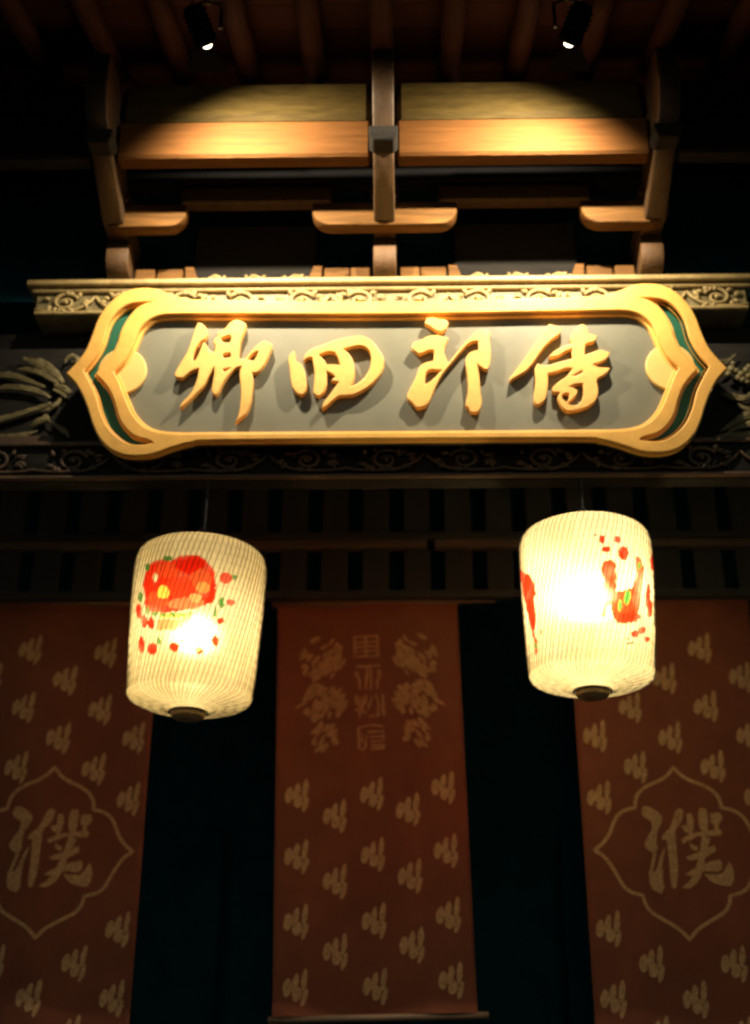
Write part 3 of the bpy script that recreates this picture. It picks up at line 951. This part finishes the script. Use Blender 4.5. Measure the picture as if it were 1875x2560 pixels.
def banner(label, cx, z0, z1, wd, ph, content, rod_l, rod_r):
    root = empty('hanging_banner', (cx, BY, z0))
    tag(root, label, 'banner', 'banners hanging inside the gate')
    nx, nz = 40, 70
    vs, fs = [], []
    for s in (0, 0.004):
        for j in range(nz + 1):
            for i in range(nx + 1):
                x = (i / nx - .5) * wd; z = (z1 - z0) * j / nz
                vs.append((x, wave(x, z, ph) + s, z))
    n1 = (nx + 1) * (nz + 1)
    for j in range(nz):
        for i in range(nx):
            a = j * (nx + 1) + i
            fs.append((a, a + 1, a + nx + 2, a + nx + 1))
            fs.append((n1 + a + nx + 1, n1 + a + nx + 2, n1 + a + 1, n1 + a))
    for i in range(nx):
        fs.append((i + 1, i, n1 + i, n1 + i + 1))
        t = nz * (nx + 1)
        fs.append((t + i, t + i + 1, n1 + t + i + 1, n1 + t + i))
    for j in range(nz):
        a, b = j * (nx + 1), (j + 1) * (nx + 1)
        fs.append((a, b, n1 + b, n1 + a))
        fs.append((b + nx, a + nx, n1 + a + nx, n1 + b + nx))
    link('cloth', mesh('cloth', vs, fs), MT['banner'], root, smooth=True)
    # sewn hems
    for zz, hh in ((z1 - z0 - 0.075, 0.075), (0.0, 0.06)):
        v, f = [], []
        for i in range(nx + 1):
            x = (i / nx - .5) * wd
            for q in (0, 1): v.append((x, wave(x, zz + hh * q, ph) - 0.004, zz + hh * q))
        for i in range(nx): f.append((2 * i, 2 * i + 2, 2 * i + 3, 2 * i + 1))
        link('hem', mesh('hem', v, f), MT['banner'], root, smooth=True)
    for zz, l, r_ in ((z1 - z0 + 0.012, rod_l, rod_r), (-0.012, 0.02, 0.05)):
        bm = bmesh.new()
        sweep(bm, [Vector((-wd / 2 - l, 0, zz)), Vector((wd / 2 + r_, 0, zz))], 0.017, 12)
        link('rod', bm_mesh(bm, 'rod'), MT['rod'], root, smooth=True)

    def decal(name, polys, mat, ox=0, oz=0, k0=0):
        v, f = [], []
        for k, poly in enumerate(polys):
            pts = [(p[0] + ox, p[1] + oz) for p in poly]
            bm = bmesh.new()
            bv = [bm.verts.new((x, 0, z)) for x, z in pts]
            try:
                fc = bm.faces.new(bv)
            except ValueError:
                bm.free(); continue
            bmesh.ops.triangulate(bm, faces=[fc])
            b = len(v)
            bm.verts.index_update()
            for q in bm.verts: v.append((q.co.x, wave(q.co.x, q.co.z, ph) - 0.0034 - 0.0002 * (k + k0), q.co.z))
            for q in bm.faces:
                idx = [b + w.index for w in q.verts]
                n = q.normal
                f.append(idx if n.y < 0 else idx[::-1])
            bm.free()
        return link(name, mesh(name, v, f), MT[mat], root)
    content(root, decal, lambda px, py: (lambda p: (p.x - cx, p.z - z0))(at(px, py, BY)))
    return root


def ell(cx, cy, rx, ry, tilt, n=14):
    c, s = math.cos(tilt), math.sin(tilt)
    return [(cx + rx * math.cos(a * 2 * math.pi / n) * c - ry * math.sin(a * 2 * math.pi / n) * s, cy + rx * math.cos(a * 2 * math.pi / n) * s + ry * math.sin(a * 2 * math.pi / n) * c) for a in range(n)]


def motif(rnd):
    """bird-like spot print: a round body and three slanting plumes"""
    out = []
    for x, y, rx, ry, t in ((-.048, .004, .0200, .040, -.15), (-.012, .024, .0150, .044, -.2), (-.004, -.026, .0220, .032, -.3), (.030, .036, .0135, .050, -.12), (.030, -.040, .0125, .040, -.3)):
        base = ell(x, y, rx, ry, t, 18)
        out.append([(px + rnd.uniform(-.0018, .0018), py + rnd.uniform(-.0018, .0018)) for px, py in base])
    return out


def stroke(pts, w, closed=False):
    """ribbon outlines (one quad per segment) along a polyline"""
    q = []
    n = len(pts)
    sides = []
    for i in range(n):
        a = Vector(pts[(i - 1) % n] if (i or closed) else pts[i])
        b = Vector(pts[(i + 1) % n] if (i < n - 1 or closed) else pts[i])
        t = (b - a)
        t = t.normalized() if t.length > 1e-9 else Vector((1, 0))
        nn = Vector((-t.y, t.x)) * (w[i] if hasattr(w, '__len__') else w)
        p = Vector(pts[i])
        sides.append((p + nn, p - nn))
    return sides


def ribbon_polys(pts, w):
    fine = [Vector(pts[0])]
    for a, b in zip(pts, pts[1:]):
        a, b = Vector(a), Vector(b)
        n = max(1, int((b - a).length / 0.02))
        fine += [a.lerp(b, (k + 1) / n) for k in range(n)]
    pts = fine
    s = stroke(pts, w)
    return [[tuple(a) for a, b in s] + [tuple(b) for a, b in s[::-1]]]


EO, ES = (1470, 1890), 4.079
EM = [(880,110),(820,190),(740,245),(640,290),(550,350),(495,430),(480,535),(400,555),(320,600),(265,680),(220,800),(150,900),(65,970),(160,1030),(240,1130),(300,1230),(370,1340),(450,1395),(565,1425),(590,1510),(650,1590),(750,1650),(880,1720),(980,1790),(1055,1870)]
PU = [[(560,530),(600,515),(680,545),(760,610),(755,680),(710,780),(680,870),(720,930),(690,1000),(600,950),(580,900),(610,830),(670,720),(650,670),(570,620),(550,570)],
      [(672,980),(705,1000),(668,1180),(632,1185)],
      [(622,1180),(700,1170),(750,1010),(800,915),(775,1060),(755,1200),(770,1290),(790,1330),(760,1400),(680,1370),(640,1310)],
      [(900,560),(950,530),(985,560),(960,670),(890,770),(900,830),(915,1000),(930,1150),(915,1330),(885,1350),(860,1290),(840,1050),(820,850),(760,850),(780,790),(850,720)],
      [(1015,590),(1060,580),(1085,650),(1080,760),(1050,800),(1025,740)],
      [(1145,530),(1210,540),(1228,640),(1222,780),(1180,800),(1140,700),(1130,600)],
      [(960,850),(1060,790),(1200,770),(1350,750),(1370,790),(1330,820),(1150,815),(1050,860),(980,890)],
      [(960,710),(1020,700),(1050,780),(1000,770)],
      [(1250,590),(1340,580),(1370,640),(1330,700),(1260,690)],
      [(1290,690),(1335,690),(1330,770),(1290,770)],
      [(1170,800),(1250,840),(1225,960),(1195,1080),(1150,1250),(1060,1340),(970,1340),(1070,1240),(1125,1080),(1150,950)],
      [(1010,1030),(1130,980),(1290,910),(1310,970),(1200,1035),(1060,1060)],
      [(1000,1210),(1090,1150),(1250,1080),(1350,1060),(1375,1120),(1340,1180),(1200,1175),(1080,1220)],
      [(1045,880),(1130,930),(1120,970),(1060,940)],
      [(1190,1200),(1280,1210),(1370,1200),(1410,1140),(1440,1080),(1480,1160),(1490,1260),(1460,1330),(1380,1325),(1270,1285)]]


def side_content(seed):
    def f(root, decal, loc):
        rnd = random.Random(seed)
        # emblem outline, traced in the cloth's own plane on the right-hand banner and reused
        half = [rb_loc(EO[0] + x / ES, EO[1] + y / ES) for x, y in EM]
        ax = (half[0][0] + half[-1][0]) / 2
        half = [(x - ax, z) for x, z in half]
        half[0] = (0, half[0][1]); half[-1] = (0, half[-1][1])
        sm = [tuple(p) for p in smooth_loop(half, False, 4, 55)]
        ring = sm + [(-x, z) for x, z in sm[-2:0:-1]]
        v = stroke(ring, 0.0085, True)
        polys = []
        for i in range(len(v)):
            a, b = v[i], v[(i + 1) % len(v)]
            polys.append((a, b))
        # one flat ring, segment by segment, without stacking
        vs, fs = [], []
        for a, b in v:
            for p in (a, b): vs.append((p.x, wave(p.x, p.y, seed) - 0.0034, p.y))
        n = len(v)
        for i in range(n):
            j = (i + 1) % n
            fs.append((2 * i, 2 * i + 1, 2 * j + 1, 2 * j))
        me = mesh('emblem_outline', vs, fs)
        if me.polygons[0].normal.y > 0: me.flip_normals()
        link('emblem_outline', me, MT['print'], root)
        ch = [[(lambda q: (q[0] - ax, q[1]))(rb_loc(EO[0] + x / ES, EO[1] + y / ES)) for x, y in s] for s in PU]
        ch = [[tuple(p) for p in smooth_loop(s, True, 3, 62)] for s in ch]
        decal('emblem_character', ch, 'print')
        zc = sum(p[1] for p in half) / len(half)
        mz = min(p[1] for p in half); Mz = max(p[1] for p in half)
        for r_ in range(14):
            z = 0.06 + r_ * 0.152
            for c in range(-2, 3):
                if (c + r_) % 2: continue
                x = c * 0.188 + 0.01
                if abs(x) > wdt / 2 - 0.07: continue
                # leave the emblem free
                if abs(x) / 0.47 + abs(z - (mz + Mz) / 2) / 0.50 < 1.02: continue
                decal('spot_motif', motif(rnd), 'print', x, z)
    return f


def centre_content(root, decal, loc):
    rnd = random.Random(11)
    for col, rows in ((-0.350, (1986, 2140, 2304, 2468)), (-0.168, (2037, 2202, 2378)), (0.014, (1986, 2138, 2304, 2468)), (0.188, (2031, 2196, 2368)), (0.362, (1977, 2134, 2295, 2458))):
        for py in rows:
            decal('spot_motif', motif(rnd), 'print', col, loc(930, py)[1])
    o, s = (700, 1560), 3.591
    T = lambda pts: [loc(o[0] + x / s, o[1] + y / s) for x, y in pts]
    G = [[[(680,115),(895,115)], [(680,165),(895,165)], [(680,205),(895,205)], [(680,245),(895,245)], [(680,290),(895,290)], [(682,115),(682,300)], [(785,115),(785,290)], [(893,115),(893,300)]],
         [[(690,380),(910,380)], [(790,390),(792,470),(778,520),(775,585)], [(822,390),(825,480),(822,590)], [(705,420),(685,455),(720,495),(722,585)], [(885,420),(912,440),(900,490),(878,515),(882,585)]],
         [[(685,630),(688,700),(730,735),(772,700),(775,630)], [(715,640),(715,830)], [(745,650),(742,800)], [(672,760),(780,790)], [(865,630),(885,720),(880,830)], [(925,635),(930,700),(915,760),(938,830)], [(835,650),(790,760)], [(800,830),(900,820)]],
         [[(700,925),(815,905),(930,925)], [(700,925),(698,1100),(735,1120),(765,1090),(765,990)], [(780,965),(930,965)], [(790,1010),(925,1010)], [(925,965),(925,1050)], [(805,1050),(925,1050)], [(810,1085),(930,1085),(925,1118),(805,1118)], [(730,970),(730,1060)]]]
    for glyph in G:
        polys = []
        for line in glyph:
            p = [tuple(q) for q in smooth_loop(T(line), False, 3, 50)] if len(line) > 2 else T(line)
            polys += ribbon_polys(p, 0.0052)
        decal('seal_character', polys, 'print_dim')
    # clusters of leaves and blossoms on both sides of the seal characters
    for sgn in (-1, 1):
        rn = random.Random(4)
        for (bx, by, wx, wy, n) in ((390, 300, 190, 190, 52), (370, 690, 210, 150, 64), (400, 1010, 110, 130, 18)):
            polys = []
            for k in range(n):
                a = rn.uniform(0, 6.28); q = math.sqrt(rn.random())
                cxp, cyp = bx + wx * q * math.cos(a), by + wy * q * math.sin(a)
                if sgn > 0: cxp = 1620 - cxp
                lx, lz = loc(o[0] + cxp / s, o[1] + cyp / s)
                polys.append(ell(lx, lz, rn.uniform(.008, .015), rn.uniform(.016, .034), sgn * rn.uniform(.2, 1.1), 10))
            tag(decal('leaf_cluster', polys, 'print_dim'), kind='stuff')


zt, zb = at(915, 1512, BY).z, at(936, 2538, BY).z
wdt = 0.93
cxb = at(918, 1512, BY).x + 0.015
rcx = at(1705, 2130, BY).x
rz0, rz1 = at(1640, 2720, BY).z, at(1640, 1497, BY).z
lcx = at(113, 2145, BY).x
rb_loc = lambda px, py: (lambda p: (p.x - rcx, p.z - rz0))(at(px, py, BY))
mb_ = banner('russet middle banner with seal characters and spot motifs, hanging between the lanterns', cxb, zb, zt, wdt, 2.0, centre_content, 0.03, 0.2)
mb_.location.x += 0.032      # it hangs a little askew
mb_.rotation_euler = (0, R(-1.3), 0)
banner('russet left banner with a cusped emblem, cut off by the left edge', lcx, rz0, rz1 - 0.02, wdt, 5.0, side_content(5.0), 0.1, 0.12)
banner('russet right banner with a cusped emblem, behind the right lantern', rcx, rz0, rz1, wdt, 7.0, side_content(7.0), 0.1, 0.1)


# ------------------------------------------------------------------ spotlights under the eave
def spotlight(label, px, py, aim, power):
    Y = 3.90
    p = at(px, py, Y)
    root = empty('eave_spotlight', p)
    tag(root, label, 'spotlight', 'spotlights under the eave')
    d = (Vector(aim) - p).normalized()
    q = Vector((0, 0, -1)).rotation_difference(d)
    Mq = q.to_matrix().to_4x4()
    can = lathe_mesh('housing', [(0.014, 0.150), (0.036, 0.145), (0.044, 0.125), (0.046, 0.02), (0.050, 0.018), (0.050, -0.012), (0.044, -0.014), (0.040, 0.004)], 28, True, True)
    can.transform(Mq)
    h = link('housing', can, MT['matt_black'], root, smooth=True)
    for k in range(4):
        fin = lathe_mesh('cooling_fin', [(0.046, 0.05 + k * .02), (0.053, 0.052 + k * .02), (0.053, 0.058 + k * .02), (0.046, 0.060 + k * .02)], 28)
        fin.transform(Mq)
        link('cooling_fin', fin, MT['matt_black'], h)
    le = lathe_mesh('lens', [(0.0, -0.028), (0.011, -0.026), (0.020, -0.018), (0.026, -0.006), (0.030, 0.003)], 24)
    le.transform(Mq)
    link('lens', le, MT['lens'], root)
    ztop = roof_z(p.y) + 0.02
    bm = bmesh.new()
    sweep(bm, [Vector((0, 0, ztop - p.z + 0.06)), Vector((0, 0, 0.23)), Vector((0.055, 0, 0.20)), Vector((0.055, 0, 0.07))], 0.008, 6)
    sweep(bm, [Vector((0, 0, 0.23)), Vector((-0.055, 0, 0.20)), Vector((-0.055, 0, 0.07))], 0.008, 6)
    link('yoke', bm_mesh(bm, 'yoke'), MT['iron'], root)
    bm = bmesh.new()
    sweep(bm, crom3([-d * 0.15, -d * 0.15 + Vector((0.03, -0.05, -0.02)), Vector((0.09, -0.10, 0.12)), Vector((0.12, -0.06, ztop - p.z + 0.05))], 6), 0.004, 6)
    link('cable', bm_mesh(bm, 'cable'), MT['iron'], root)
    # visor plate put in only to keep the light off what hangs below the plaque
    src = d * 0.062
    low_dir = (Vector((p.x, 4.82, 4.255)) - (p + src)).normalized()
    e1 = src + low_dir * 0.06
    e0 = Vector((0, d.y * 0.03 - 0.03, d.z * 0.03 - 0.042))
    vs = []
    for q, x in ((e1, 0.085), (e0, 0.045)):
        for sx in (-1, 1):
            for dz in (0, -0.003): vs.append((sx * x, q.y, q.z + dz))
    link('added_visor', mesh('added_visor', vs, [(0, 2, 6, 4), (1, 5, 7, 3), (0, 1, 3, 2), (4, 6, 7, 5), (0, 4, 5, 1), (2, 3, 7, 6)]), MT['matt_black'], root)
    L = bpy.data.lights.new('spot_lamp', 'SPOT')
    L.energy = power
    L.color = (1.0, 0.80, 0.53)
    L.spot_size = R(138)
    L.spot_blend = 1.0
    L.shadow_soft_size = 0.014
    lo = bpy.data.objects.new('spot_lamp', L)
    COL.objects.link(lo)
    lo.parent = root
    lo.location = d * 0.062
    lo.rotation_euler = d.to_track_quat('-Z', 'Y').to_euler()


spotlight('left spotlight in a black can under the eave rafters', 515, 104, (-0.34, 4.80, 4.92), 285)
spotlight('right spotlight in a black can under the eave rafters', 1425, 100, (0.38, 4.80, 4.92), 345)
